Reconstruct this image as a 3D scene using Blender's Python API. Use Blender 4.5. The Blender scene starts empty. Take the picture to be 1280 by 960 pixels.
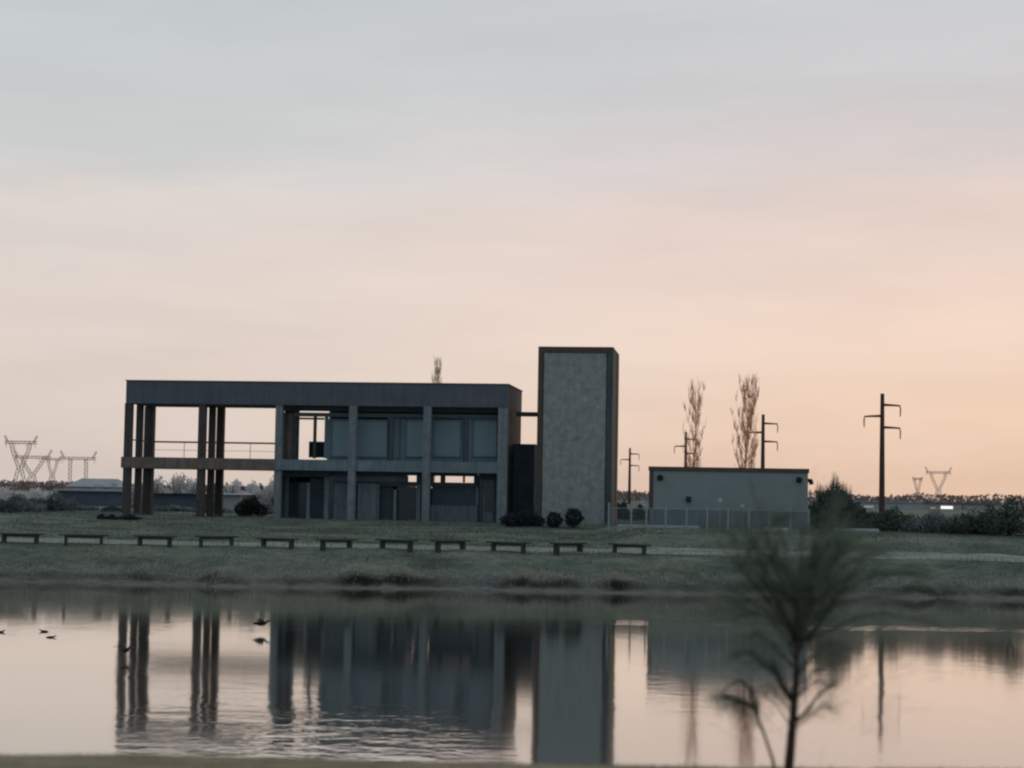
import bpy, math, random
from mathutils import Vector, Matrix, noise
random.seed(11)
R = math.radians
scn = bpy.context.scene
COL = scn.collection

# ------------------------------------------------------------------ camera
F = 2300.0                       # focal length in pixels of the 1280 px wide photograph
CAMZ = 3.8                       # eye height above the water (z = 0)
ROT = Matrix.Rotation(R(90) + math.atan(137 / F), 3, 'X') @ Matrix.Rotation(R(1.0), 3, 'Z')
cd = bpy.data.cameras.new('camera'); cam = bpy.data.objects.new('camera', cd); COL.objects.link(cam)
cam.location = (0, 0, CAMZ); cam.rotation_euler = ROT.to_euler()
cd.sensor_width = 36; cd.lens = 36 * F / 1280; cd.clip_start = 0.5; cd.clip_end = 20000
cd.dof.use_dof = True; cd.dof.focus_distance = 105; cd.dof.aperture_fstop = 1.7
scn.camera = cam
scn.cycles.filter_width = 2.3
scn.view_settings.view_transform = 'Standard'; scn.view_settings.look = 'None'; scn.view_settings.exposure = 0

def ray(x, y):
    return ROT @ Vector(((x - 640) / F, (480 - y) / F, -1))
def at(x, y, D):                 # world point at distance D (world Y) seen at this photo position
    r = ray(x, y); k = D / r.y
    return Vector((r.x * k, D, CAMZ + r.z * k))
def gx(x, D, y=650): return at(x, y, D).x
TH = R(6.8)
V = Vector((math.sin(TH), math.cos(TH), 0)); U = Vector((math.cos(TH), -math.sin(TH), 0))
def fu(x, y, v=0.0):             # building coordinates (u along the front, z) on the plane v metres behind the front
    r = ray(x, y); k = (100 + v) / r.dot(V)
    return (r * k).dot(U), CAMZ + r.z * k

# ------------------------------------------------------------------ mesh helpers
class MB:
    def __init__(s): s.v = []; s.f = []
    def add(s, vs, fs):
        n = len(s.v); s.v += [tuple(p) for p in vs]; s.f += [tuple(i + n for i in f) for f in fs]
    def box(s, x0, x1, y0, y1, z0, z1, bev=0.0):
        if bev <= 0:
            vs = [(x, y, z) for z in (z0, z1) for y in (y0, y1) for x in (x0, x1)]
            s.add(vs, [(0, 2, 3, 1), (4, 5, 7, 6), (0, 1, 5, 4), (2, 6, 7, 3), (0, 4, 6, 2), (1, 3, 7, 5)])
        else:
            b = bev
            def ring(z, i): return [(x0 + i, y0 + b, z), (x0 + b, y0 + i, z), (x1 - b, y0 + i, z), (x1 - i, y0 + b, z),
                                    (x1 - i, y1 - b, z), (x1 - b, y1 - i, z), (x0 + b, y1 - i, z), (x0 + i, y1 - b, z)]
            rs = [ring(z0, 0), ring(z1 - b, 0), ring(z1, b * .7)]
            vs = sum(rs, []); fs = [tuple(range(7, -1, -1)), tuple(range(16, 24))]
            for k in range(2):
                for i in range(8):
                    j = (i + 1) % 8
                    fs.append((k * 8 + i, k * 8 + j, k * 8 + 8 + j, k * 8 + 8 + i))
            s.add(vs, fs)
    def tube(s, pts, rad, n=6, cap=True):
        pts = [Vector(p) for p in pts]
        if not isinstance(rad, (list, tuple)): rad = [rad] * len(pts)
        vs = []; fs = []
        for i, p in enumerate(pts):
            d = (pts[min(i + 1, len(pts) - 1)] - pts[max(i - 1, 0)])
            if d.length < 1e-9: d = Vector((0, 0, 1))
            d.normalize()
            if i == 0:
                a = d.cross(Vector((0, 0, 1)))
                if a.length < .05: a = d.cross(Vector((1, 0, 0)))
            else:
                a = pa - d * pa.dot(d)
                if a.length < 1e-4: a = d.cross(Vector((.3, 1, .2)))
            a.normalize(); b = d.cross(a); pa = a
            for k in range(n):
                t = 2 * math.pi * k / n
                vs.append(p + (a * math.cos(t) + b * math.sin(t)) * rad[i])
        for i in range(len(pts) - 1):
            for k in range(n):
                l = (k + 1) % n
                fs.append((i * n + k, i * n + l, (i + 1) * n + l, (i + 1) * n + k))
        if cap and n > 2:
            fs.append(tuple(range(n - 1, -1, -1))); m = (len(pts) - 1) * n; fs.append(tuple(range(m, m + n)))
        s.add(vs, fs)
    def leaf(s, c, sz, rnd, up=0.0):
        a = Vector((rnd.gauss(0, 1), rnd.gauss(0, 1), rnd.gauss(0, 1) + up)).normalized()
        b = a.cross(Vector((rnd.gauss(0, 1), rnd.gauss(0, 1), rnd.gauss(0, 1)))).normalized()
        a = a * sz; b = b * sz * .55
        s.add([c - a, c + b * .8, c + a * 1.1, c - b], [(0, 1, 2, 3)])
    def build(s, name, mat, parent=None, smooth=False):
        me = bpy.data.meshes.new(name); me.from_pydata(s.v, [], s.f); me.update()
        if smooth: me.polygons.foreach_set('use_smooth', [True] * len(me.polygons))
        me.materials.append(mat)
        o = bpy.data.objects.new(name, me); COL.objects.link(o)
        if parent: o.parent = parent
        return o
def tag(o, label=None, cat=None, group=None, kind=None):
    if label: o['label'] = label
    if cat: o['category'] = cat
    if group: o['group'] = group
    if kind: o['kind'] = kind
    return o
def empty(name, loc, rz=0, label=None, cat=None, group=None):
    o = bpy.data.objects.new(name, None); COL.objects.link(o)
    o.location = loc; o.rotation_euler = (0, 0, rz); o.empty_display_size = .3
    return tag(o, label, cat, group)
def copy_tree(o, parent=None):
    c = o.copy(); COL.objects.link(c)
    if parent: c.parent = parent
    for ch in [k for k in bpy.data.objects if k.parent == o]: copy_tree(ch, c)
    return c

# ------------------------------------------------------------------ materials
def mat(name, c, c2=None, scale=3.0, rough=.85, stretch=(1, 1, 1), bump=0.0, spec=.25, streak=0.0, emit=None, trans=0.0):
    m = bpy.data.materials.new(name); m.use_nodes = True; nt = m.node_tree; N = nt.nodes; L = nt.links
    b = N['Principled BSDF']; b.inputs['Roughness'].default_value = rough
    b.inputs['Specular IOR Level'].default_value = spec
    tc = N.new('ShaderNodeTexCoord'); mp = N.new('ShaderNodeMapping'); L.new(tc.outputs['Object'], mp.inputs[0])
    mp.inputs['Scale'].default_value = stretch
    nz = N.new('ShaderNodeTexNoise'); nz.inputs['Scale'].default_value = scale; nz.inputs['Detail'].default_value = 7
    nz.inputs['Roughness'].default_value = .65
    L.new(mp.outputs[0], nz.inputs[0])
    cr = N.new('ShaderNodeValToRGB'); cr.color_ramp.elements[0].position = .32; cr.color_ramp.elements[1].position = .68
    c2 = c2 or tuple(k * .75 for k in c)
    cr.color_ramp.elements[0].color = (*c2, 1); cr.color_ramp.elements[1].color = (*c, 1)
    L.new(nz.outputs[0], cr.inputs[0]); out = cr.outputs[0]
    if streak:                    # rain streaks: noise drawn out downwards
        mp2 = N.new('ShaderNodeMapping'); mp2.inputs['Scale'].default_value = (3.5, 3.5, .25); L.new(tc.outputs['Object'], mp2.inputs[0])
        n2 = N.new('ShaderNodeTexNoise'); n2.inputs['Scale'].default_value = 1.6; n2.inputs['Detail'].default_value = 5
        L.new(mp2.outputs[0], n2.inputs[0])
        mr = N.new('ShaderNodeMapRange'); mr.inputs[1].default_value = .35; mr.inputs[2].default_value = .7
        mr.inputs[3].default_value = 1 - streak; mr.inputs[4].default_value = 1; L.new(n2.outputs[0], mr.inputs[0])
        mx = N.new('ShaderNodeMix'); mx.data_type = 'RGBA'; mx.blend_type = 'MULTIPLY'; mx.inputs[0].default_value = 1
        L.new(out, mx.inputs[6]); L.new(mr.outputs[0], mx.inputs[7]); out = mx.outputs[2]
    L.new(out, b.inputs['Base Color'])
    if bump:
        bp = N.new('ShaderNodeBump'); bp.inputs['Strength'].default_value = 1; bp.inputs['Distance'].default_value = bump
        L.new(nz.outputs[0], bp.inputs['Height']); L.new(bp.outputs[0], b.inputs['Normal'])
    if trans:                     # sky glows through thin leaves; on far trees, bark and steel it imitates haze
        tr = N.new('ShaderNodeBsdfTranslucent'); L.new(out, tr.inputs[0]); ms = N.new('ShaderNodeMixShader'); ms.inputs[0].default_value = trans
        L.new(b.outputs[0], ms.inputs[1]); L.new(tr.outputs[0], ms.inputs[2]); L.new(ms.outputs[0], N['Material Output'].inputs[0])
    if emit:
        b.inputs['Emission Color'].default_value = (*emit[:3], 1); b.inputs['Emission Strength'].default_value = emit[3]
    return m
M = {}
M['concrete'] = mat('weathered_concrete', (.215, .27, .295), (.15, .195, .22), 2.2, streak=.3, bump=.004)
M['column'] = mat('column_concrete', (.235, .27, .285), (.16, .19, .21), 3, streak=.25, bump=.003)
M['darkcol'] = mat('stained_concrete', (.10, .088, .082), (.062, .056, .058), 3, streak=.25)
M['fascia'] = mat('dark_fascia', (.125, .14, .165), (.098, .11, .132), 1.6, streak=.2, stretch=(.4, 1, 1))
M['cap'] = mat('brown_edge_trim', (.115, .085, .072), (.07, .055, .05), 4)  # dark brown edging for roof tops and wall edges
M['slab'] = mat('brown_slab_edge', (.24, .19, .16), (.15, .122, .108), 2, streak=.3)
M['wall'] = mat('blue_grey_render', (.165, .24, .285), (.125, .19, .23), .9, streak=.18)
M['wall2'] = mat('grey_render', (.17, .21, .24), (.12, .155, .18), 1.3, streak=.25)
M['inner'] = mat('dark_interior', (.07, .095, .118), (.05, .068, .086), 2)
M['glass'] = mat('dark_window_glass', (.045, .065, .085), (.03, .046, .062), 1, rough=.12, spec=.5)
M['blind'] = mat('window_with_pale_blind', (.155, .225, .265), (.13, .195, .235), .7, rough=.3, spec=.5)
M['frame'] = mat('grey_window_frame', (.15, .175, .195), (.11, .13, .15), 5)
M['tower'] = mat('pebbled_panel', (.345, .378, .375), (.20, .23, .232), 2.6, streak=.12, bump=.015)
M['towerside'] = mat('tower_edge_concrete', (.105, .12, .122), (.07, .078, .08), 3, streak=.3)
M['shed'] = mat('shed_render', (.245, .28, .283), (.205, .238, .242), .7)
M['wood'] = mat('dark_bench_wood', (.055, .066, .055), (.03, .038, .035), 8)
M['metal'] = mat('galvanised_steel', (.30, .34, .34), (.21, .24, .24), 9, rough=.5)
M['rail'] = mat('railing_steel', (.12, .09, .085), (.08, .06, .06), 6, rough=.6)
M['pole'] = mat('concrete_pole', (.10, .062, .05), (.065, .042, .036), 3)
M['pylon'] = mat('haze_tinted_pylon_steel', (.85, .68, .61), (.78, .62, .56), 1, trans=.35)  # steel paled and made translucent to stand in for haze
M['pale'] = mat('pale_painted_wall', (.5, .47, .47), (.36, .34, .35), .5)
M['lilac'] = mat('pale_metal_roof', (.40, .39, .43), (.32, .32, .36), .4)
M['hazeroof'] = mat('haze_tinted_tiled_roof', (.36, .37, .36), (.28, .29, .29), .5)  # roof colour lightened to suggest distance haze
M['bluewall'] = mat('dark_blue_wall', (.10, .125, .16), (.07, .09, .12), 1)
M['lit'] = mat('lit_window', (.8, .75, .7), None, 2, emit=(1, .93, .86, 1.0))
M['litdim'] = mat('faintly_lit_window', (.6, .6, .58), None, 2, emit=(.9, .92, .88, .16))
M['lamp'] = mat('black_lamp_body', (.02, .025, .03), None, 4)
M['leaf'] = mat('dark_evergreen_leaves', (.10, .13, .105), (.04, .056, .05), 1.5, trans=.2)
M['leafball'] = mat('clipped_shrub_leaves', (.035, .045, .055), (.016, .022, .028), 3)
M['leafgrey'] = mat('grey_green_scrub', (.21, .235, .225), (.11, .135, .135), .8, trans=.25)
M['leafhaze'] = mat('haze_tinted_scrub', (.74, .71, .70), (.56, .54, .55), .4, trans=.55)  # raised albedo and translucency so the colour carries the haze
M['leafbrown'] = mat('bare_brown_twigs', (.30, .21, .185), (.2, .145, .13), .25, trans=.4)  # translucency pales the far tree line like haze
M['bark'] = mat('dark_bark', (.05, .035, .028), (.025, .018, .016), 14)
M['poplar'] = mat('haze_lightened_poplar_bark', (.88, .58, .38), (.76, .5, .33), .8, trans=.62)  # bark lightened and translucent to carry backlit haze
M['poplarpale'] = mat('haze_paled_poplar_bark', (.85, .70, .58), (.75, .62, .5), .8, trans=.55)  # backlit haze put into this bark colour as well
M['needle'] = mat('feathery_sapling_leaves', (.17, .21, .16), (.10, .135, .105), 5, trans=.45)
M['sapbark'] = mat('sapling_bark', (.06, .038, .03), (.03, .02, .017), 25)
M['path'] = mat('trodden_gravel', (.32, .335, .29), (.15, .165, .14), 1.3, stretch=(.45, 1.4, 1))
M['kerb'] = mat('concrete_kerb', (.42, .45, .43), (.31, .335, .325), 2)
M['dry'] = mat('dry_shore_grass', (.50, .47, .40), (.28, .265, .22), 1.2, trans=.25)
M['bankgrass'] = mat('short_bank_grass', (.165, .19, .14), (.085, .10, .08), .8, trans=.15)
M['neargrass'] = mat('near_bank_grass', (.33, .262, .17), (.17, .135, .09), 2.5, trans=.2)
M['duck'] = mat('dark_plumage', (.025, .022, .024), (.012, .011, .012), 20)

# ground: colour follows the lie of the land (mud at the shore, brown slope, green turf, brown near bank)
def ground_mat():
    m = bpy.data.materials.new('turf_and_mud'); m.use_nodes = True; nt = m.node_tree; N = nt.nodes; L = nt.links
    b = N['Principled BSDF']; b.inputs['Roughness'].default_value = .95; b.inputs['Specular IOR Level'].default_value = .1
    tc = N.new('ShaderNodeTexCoord'); sp = N.new('ShaderNodeSeparateXYZ'); L.new(tc.outputs['Object'], sp.inputs[0])
    def noi(scale, st, det=6):
        mp = N.new('ShaderNodeMapping'); mp.inputs['Scale'].default_value = st; L.new(tc.outputs['Object'], mp.inputs[0])
        n = N.new('ShaderNodeTexNoise'); n.inputs['Scale'].default_value = scale; n.inputs['Detail'].default_value = det
        n.inputs['Roughness'].default_value = .62
        L.new(mp.outputs[0], n.inputs[0]); return n.outputs[0]
    def ramp(src, els):
        r = N.new('ShaderNodeValToRGB'); e = r.color_ramp.elements
        while len(e) < len(els): e.new(.5)
        for k, (p, c) in enumerate(els): e[k].position = p; e[k].color = (*c, 1)
        L.new(src, r.inputs[0]); return r.outputs[0]
    n1 = noi(.55, (.5, 1.6, 1)); n2 = noi(3.5, (.6, 1.5, 1))
    dark = ramp(n1, [(.3, (.085, .108, .086)), (.5, (.15, .178, .138)), (.7, (.25, .235, .188))])
    fine = ramp(n2, [(.3, (.55,) * 3), (.75, (1.25,) * 3)])
    mul = N.new('ShaderNodeMix'); mul.data_type = 'RGBA'; mul.blend_type = 'MULTIPLY'; mul.inputs[0].default_value = .8
    L.new(dark, mul.inputs[6]); L.new(fine, mul.inputs[7])
    # shore mud by height
    mr = N.new('ShaderNodeMapRange'); mr.inputs[1].default_value = -.4; mr.inputs[2].default_value = .55
    jit = N.new('ShaderNodeMath'); jit.operation = 'MULTIPLY_ADD'; L.new(n1, jit.inputs[0]); jit.inputs[1].default_value = .9; 
    sub = N.new('ShaderNodeMath'); sub.operation = 'SUBTRACT'; L.new(sp.outputs[2], sub.inputs[0]); sub.inputs[1].default_value = .45
    L.new(sub.outputs[0], jit.inputs[2]); L.new(jit.outputs[0], mr.inputs[0])
    mud = ramp(n2, [(.3, (.085, .087, .082)), (.7, (.19, .185, .17))])
    mx = N.new('ShaderNodeMix'); mx.data_type = 'RGBA'; L.new(mr.outputs[0], mx.inputs[0]); L.new(mud, mx.inputs[6]); L.new(mul.outputs[2], mx.inputs[7])
    near = ramp(n2, [(.3, (.17, .138, .092)), (.7, (.34, .275, .185))])
    my = N.new('ShaderNodeMapRange'); my.inputs[1].default_value = 22; my.inputs[2].default_value = 24; L.new(sp.outputs[1], my.inputs[0])
    m2 = N.new('ShaderNodeMix'); m2.data_type = 'RGBA'; L.new(my.outputs[0], m2.inputs[0]); L.new(near, m2.inputs[6]); L.new(mx.outputs[2], m2.inputs[7])
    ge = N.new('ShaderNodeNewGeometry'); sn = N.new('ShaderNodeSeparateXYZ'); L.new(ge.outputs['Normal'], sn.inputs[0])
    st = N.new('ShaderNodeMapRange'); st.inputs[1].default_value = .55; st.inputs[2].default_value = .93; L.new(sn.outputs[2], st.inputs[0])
    m3 = N.new('ShaderNodeMix'); m3.data_type = 'RGBA'; L.new(st.outputs[0], m3.inputs[0]); m3.inputs[6].default_value = (.022, .019, .016, 1); L.new(m2.outputs[2], m3.inputs[7])  # steep scarp faces near black: dark soil plus painted undercut shade
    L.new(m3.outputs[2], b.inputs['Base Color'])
    bp = N.new('ShaderNodeBump'); bp.inputs['Distance'].default_value = .05; L.new(n2, bp.inputs['Height']); L.new(bp.outputs[0], b.inputs['Normal'])
    return m
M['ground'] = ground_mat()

# ------------------------------------------------------------------ terrain
WZ = -.5                         # level of the pond, 2.7 m below the land
KEY = [(-400, 2.3), (8, 2.225), (10.9, 2.235), (12.2, 1.75), (16, -.55), (22, -1.6), (70, -1.6), (79, -1.2), (81.2, -.49), (82.0, -.40),
       (82.45, -.10), (83.6, .33), (85.1, .93), (86.0, 1.10), (89, 1.24), (92, 1.52), (98, 2.12), (101, 2.2), (9000, 2.2)]
def prof(Y):
    for (a, za), (b, zb) in zip(KEY, KEY[1:]):
        if Y <= b: return za + (zb - za) * (Y - a) / (b - a)
    return 2.2
def shift(x, Y):
    k = min(1, max(0, 1 - abs(Y - 82.3) / 3.6) * 1.9)
    return (noise.noise(Vector((x * .13, 3.1, 0))) * 1.3 + noise.noise(Vector((x * .55, 7.7, 0))) * .6 + noise.noise(Vector((x * 1.7, 1.7, 0))) * .22) * k
LEDGE = [(-17.6, -15.2, .4), (-14.6, -11.5, .45), (-7.8, -3.8, 1.0), (-.6, 3.4, .85), (3.7, 6.4, 1.0), (9.5, 12.5, .4), (17, 20, .5), (21, 25, .6), (-27, -23, .4)]
def ledge(x):                    # where the pond has bitten a small overhanging edge into the bank
    xw = x + noise.noise(Vector((x * .9, 3, 3))) * .5
    return max([w * min(1, max(0, min(xw - a, b - xw) / 1.1)) * (.8 + .8 * noise.noise(Vector((x * .8, 11, 2)))) for a, b, w in LEDGE])
def ground_z(x, Y):
    sh = shift(x, Y)
    ad = 0
    if x > 4.5 and Y > 88: ad = 6.0 * min(1, (x - 4.5) / 2.0) * min(1, (Y - 88) / 2.5)
    z = prof(Y + sh + ad)
    if 79 < Y < 87:
        q = Y + sh; lg = .30 * ledge(x) + .12 * max(0, noise.noise(Vector((x * .7, 31, 4))))
        z += lg * (min(1, max(0, (q - 82.05) / .25)) - min(1, max(0, (q - 82.6) / 2.0))) * (1 + .5 * noise.noise(Vector((x * 1.3, 5, 5))))
    if Y > 73.5 and Y < 140:
        a = 1 if Y < 96 else .45
        if Y > 84.5 and Y < 90: a = .35
        z += a * (.055 * noise.noise(Vector((x * .5, Y * .9, 2))) + .03 * noise.noise(Vector((x * 1.9, Y * 2.3, 5))))
        if 81 < Y < 85: z += .11 * noise.noise(Vector((x * .9, Y * 1.1, 9)))
    elif Y < 20:
        z += .016 * noise.noise(Vector((x * 1.1, Y * .7, 4))) + .008 * noise.noise(Vector((x * 5, Y * 4, 1)))
    return z
def frange(a, b, s):
    n = max(1, round((b - a) / s)); return [a + (b - a) * i / n for i in range(n)]
fx = frange(-27, 27, .28) + [27]
ex = []; s_ = 1.2; p_ = 27
while p_ < 6000: p_ += s_; s_ *= 1.3; ex.append(p_)
XS = [-k for k in reversed(ex)] + fx + ex
YS = [-400, -100, -30, -10, 0, 4] + frange(6, 9, .5) + frange(9, 13, .14) + frange(13, 22, 1) + frange(22, 76, 6) + frange(76, 80, .5) + frange(80, 84.6, .085) + frange(84.6, 90, .16) + frange(90, 100, .4) + frange(100, 140, 2.5)
p_ = 140; s_ = 6
while p_ < 9000: YS.append(p_); p_ += s_; s_ *= 1.35
g = MB(); nx = len(XS)
for Y in YS:
    for x in XS: g.v.append((x, Y, ground_z(x, Y)))
for j in range(len(YS) - 1):
    for i in range(nx - 1):
        a = j * nx + i; g.f.append((a, a + 1, a + nx + 1, a + nx))
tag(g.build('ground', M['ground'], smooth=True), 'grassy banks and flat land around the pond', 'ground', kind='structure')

# path: a sheet that follows the bank, under and behind the benches
p = MB(); xs = frange(-34, 40, .3); W = [(-1, 0), (-.55, 0), (0, 0), (.5, 0), (1, 0)]
for x in xs:
    c = 87.3 - .012 * x + noise.noise(Vector((x * .12, 0, 8))) * .25
    hw = 1.35 + noise.noise(Vector((x * .5, 4, 8))) * .35
    for w, _ in W:
        Y = c + w * hw + (noise.noise(Vector((x * 1.3, w * 3, 2))) * .18 if abs(w) == 1 else 0)
        p.v.append((x, Y, ground_z(x, Y) + .022))
for i in range(len(xs) - 1):
    for k in range(4): a = i * 5 + k; p.f.append((a, a + 5, a + 6, a + 1))
tag(p.build('path', M['path'], smooth=True), 'pale trodden path along the far bank behind the benches', 'path', kind='structure')

# ------------------------------------------------------------------ water
def water_mat():
    m = bpy.data.materials.new('pond_water'); m.use_nodes = True; nt = m.node_tree; N = nt.nodes; L = nt.links
    N.remove(N['Principled BSDF']); out = N['Material Output']
    gl = N.new('ShaderNodeBsdfGlossy'); gl.inputs['Color'].default_value = (.91, .875, .83, 1); gl.inputs['Roughness'].default_value = .068
    df = N.new('ShaderNodeBsdfDiffuse'); df.inputs['Color'].default_value = (.05, .055, .05, 1)
    ms = N.new('ShaderNodeMixShader'); lw = N.new('ShaderNodeFresnel'); lw.inputs[0].default_value = 2.4
    mr0 = N.new('ShaderNodeMapRange'); mr0.inputs[1].default_value = .3; mr0.inputs[2].default_value = .62; mr0.inputs[3].default_value = .55; mr0.inputs[4].default_value = .97
    L.new(lw.outputs[0], mr0.inputs[0]); L.new(mr0.outputs[0], ms.inputs[0]); L.new(df.outputs[0], ms.inputs[1]); L.new(gl.outputs[0], ms.inputs[2]); L.new(ms.outputs[0], out.inputs[0])
    tc = N.new('ShaderNodeTexCoord'); sp = N.new('ShaderNodeSeparateXYZ'); L.new(tc.outputs['Object'], sp.inputs[0])
    def noi(st, det=2, rough=.5):
        mp = N.new('ShaderNodeMapping'); mp.inputs['Scale'].default_value = st; L.new(tc.outputs['Object'], mp.inputs[0])
        n = N.new('ShaderNodeTexNoise'); n.inputs['Scale'].default_value = 1; n.inputs['Detail'].default_value = det; n.inputs['Roughness'].default_value = rough
        L.new(mp.outputs[0], n.inputs[0]); return n.outputs[0]
    def math_(op, a, b=None, c=None):
        n = N.new('ShaderNodeMath'); n.operation = op
        for i, v in enumerate((a, b, c)):
            if v is None: continue
            if isinstance(v, (int, float)): n.inputs[i].default_value = v
            else: L.new(v, n.inputs[i])
        return n.outputs[0]
    def sstep(src, a, b):
        n = N.new('ShaderNodeMapRange'); n.interpolation_type = 'SMOOTHSTEP'; n.inputs[1].default_value = a; n.inputs[2].default_value = b
        L.new(src, n.inputs[0]); return n.outputs[0]
    def patch(cx, cy, rx, ry, wob=.5):
        a = math_('DIVIDE', math_('SUBTRACT', sp.outputs[0], cx), rx); b = math_('DIVIDE', math_('SUBTRACT', sp.outputs[1], cy), ry)
        d = math_('ADD', math_('MULTIPLY', a, a), math_('MULTIPLY', b, b))
        d = math_('ADD', d, math_('MULTIPLY', math_('SUBTRACT', big, .5), wob * 2))
        return math_('SUBTRACT', 1, sstep(d, .05, 1.35))
    big = noi((.5, .16, 1), 3)
    # breeze patches on a calm pond
    calm = math_('MULTIPLY', noi((2.2, 5.5, 1), 2), .00042)
    swell = math_('MULTIPLY', noi((.22, .5, 1), 1), .0016)
    rip = noi((1.1, 1.25, 1), 3, .55)
    m1 = patch(-2.35, 33, 2.2, 6.5, .3); m2 = patch(-5.3, 34, 2.6, 7.5, .8); m3 = patch(3.2, 38, 1.8, 4.0)
    h = math_('ADD', calm, swell)
    h = math_('ADD', h, math_('MULTIPLY', math_('MULTIPLY', noi((1.4, 3.2, 1), 2), sstep(noi((.35, .12, 1), 2), .5, .66)), .0035))
    h = math_('ADD', h, math_('MULTIPLY', math_('MULTIPLY', rip, m1), .017))
    h = math_('ADD', h, math_('MULTIPLY', math_('MULTIPLY', rip, m2), .0075))
    h = math_('ADD', h, math_('MULTIPLY', math_('MULTIPLY', rip, m3), .004))
    h = math_('ADD', h, math_('MULTIPLY', noi((.9, 2.6, 1), 3, .6), math_('MULTIPLY', big, .0026)))
    # a thin wind line far out, stronger to the right
    line = math_('MULTIPLY', sstep(math_('ADD', sp.outputs[0], math_('MULTIPLY', big, 4)), 3.0, 7.5), 1.0)
    yl = math_('ADD', sp.outputs[1], math_('MULTIPLY', math_('SUBTRACT', noi((.22, .02, 1), 2), .5), 5))
    band = math_('MULTIPLY', sstep(yl, 61.0, 62.0), math_('SUBTRACT', 1, sstep(yl, 63.0, 64.4)))
    h = math_('ADD', h, math_('MULTIPLY', math_('MULTIPLY', noi((1.6, 4, 1), 2), math_('MULTIPLY', line, band)), .016))
    bp = N.new('ShaderNodeBump'); bp.inputs['Strength'].default_value = 1; bp.inputs['Distance'].default_value = 1
    L.new(h, bp.inputs['Height']); L.new(bp.outputs[0], gl.inputs['Normal'])
    return m
w = MB(); w.add([(-400, 12.5, WZ), (400, 12.5, WZ), (400, 84.5, WZ), (-400, 84.5, WZ)], [(0, 1, 2, 3)])
tag(w.build('water', water_mat()), 'calm pond water mirroring the sky and the building', 'water', kind='structure')

# ------------------------------------------------------------------ the two-storey concrete building
GZ = 2.15
bo = V * 100
bld = empty('concrete_building', (bo.x, bo.y, 0), -TH, 'long two-storey unfinished concrete building with open framed left half', 'building')
# children use local axes: x = u, y = v (depth), z
def bpx(m, x0, x1, y0, y1, v0, v1, top=None):           # box whose front face fills the photo rectangle
    ym = (y0 + y1) / 2; xm = (x0 + x1) / 2
    u0 = fu(x0, ym, v0)[0]; u1 = fu(x1, ym, v0)[0]; z1 = fu(xm, y0, v0)[1]; z0 = fu(xm, y1, v0)[1]
    if top: z1 = top
    m.box(u0, u1, v0, v1, z0, z1)
def ub(x, v=0, y=560): return fu(x, y, v)[0]
ZT, ZF, S1, S0 = 9.75, 8.50, 5.49, 4.87
m = MB(); m.box(ub(155.5), ub(346), 0, 4.4, ZF, ZT); m.box(ub(346) + .003, ub(634), 0, 6.7, ZF, ZT)
roof = m.build('roof', M['fascia'], bld)
m = MB(); uL = ub(155.5) - .04; uR = ub(634) + .04
m.box(uL, uR, -.04, .05, ZT, ZT + .06); m.box(uR - .09, uR, .053, 6.74, ZT, ZT + .06); m.box(uL, uL + .09, .053, 4.44, ZT, ZT + .06)
m.build('roof_trim', M['cap'], bld)
# floor slab, brown where the frame is open, grey where walls stand behind
m = MB(); m.box(ub(152), ub(345.5), -.05, 4.4, S0, S1); m.build('floor_slab', M['slab'], bld)
m = MB(); m.box(ub(345.5) + .004, ub(622), -.05, 6.68, S0 + .02, S1); m.build('floor_slab', M['concrete'], bld)
m = MB(); m.box(ub(345.5), ub(622), 1.3, 6.6, GZ - .05, GZ + .06); m.build('ground_slab', M['concrete'], bld)
# columns
def column(u, w, v, z0, z1, mt):
    c = MB(); c.box(u - w / 2, u + w / 2, v, v + w, z0, z1); c.build('column', mt, bld)
for i, x in enumerate((158.5, 251, 347.5)):
    for v, wd in ((0.04, .40), (2.0, .34), (3.75, .52 if i == 0 else .40)):
        u = ub(x)
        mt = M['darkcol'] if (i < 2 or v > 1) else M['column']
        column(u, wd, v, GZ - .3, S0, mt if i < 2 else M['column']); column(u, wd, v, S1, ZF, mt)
for x in (440.5, 533.5):
    column(ub(x), .42, -.09, GZ - .3, ZF - .002, M['column'])
# right end: broad pier and end wall
m = MB(); m.box(ub(622), ub(634), 0.02, .55, GZ - .3, ZF); m.build('column', M['column'], bld)
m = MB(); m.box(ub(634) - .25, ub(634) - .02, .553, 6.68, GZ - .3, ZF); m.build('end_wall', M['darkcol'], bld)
# upper floor front wall (recessed)
VU = 1.2
m = MB()
bpx(m, 409, 484, 524, 578, VU, VU + .2); bpx(m, 492, 579, 524, 578, VU, VU + .2); bpx(m, 586, 624, 524, 578, VU, VU + .2)
m.build('upper_wall', M['wall'], bld)
m = MB(); bpx(m, 368, 626, 517, 522, VU - .05, VU + .15); m.build('transom', M['frame'], bld)
m = MB(); bpx(m, 350, 626, 505, 515, VU, VU + .2, ZF); m.build('roof_shade_strip', M['inner'], bld)  # dark strip standing in for the shade under the roof
for x0, x1 in ((415, 483), (508, 531), (542, 575), (592, 620)):
    m = MB(); bpx(m, x0, x1, 527, 570, VU - .03, VU - .005); wn = m.build('window', M['blind'], bld)
    f = MB(); bpx(f, x0 - 1.6, x0, 524, 572, VU - .07, VU - .004); bpx(f, x1, x1 + 1.6, 524, 572, VU - .07, VU - .004); bpx(f, x0, x1, 570, 571.6, VU - .09, VU - .004)
    f.build('frame', M['frame'], wn)
for x in (488, 582.5):
    m = MB(); bpx(m, x - 4, x + 3.5, 522.5, 578, VU + .1, VU + .16); m.build('glazed_slit', M['glass'], bld)
m = MB(); bpx(m, 495, 499, 523, 572, VU - .16, VU - .002); m.build('fin', M['frame'], bld)
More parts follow.
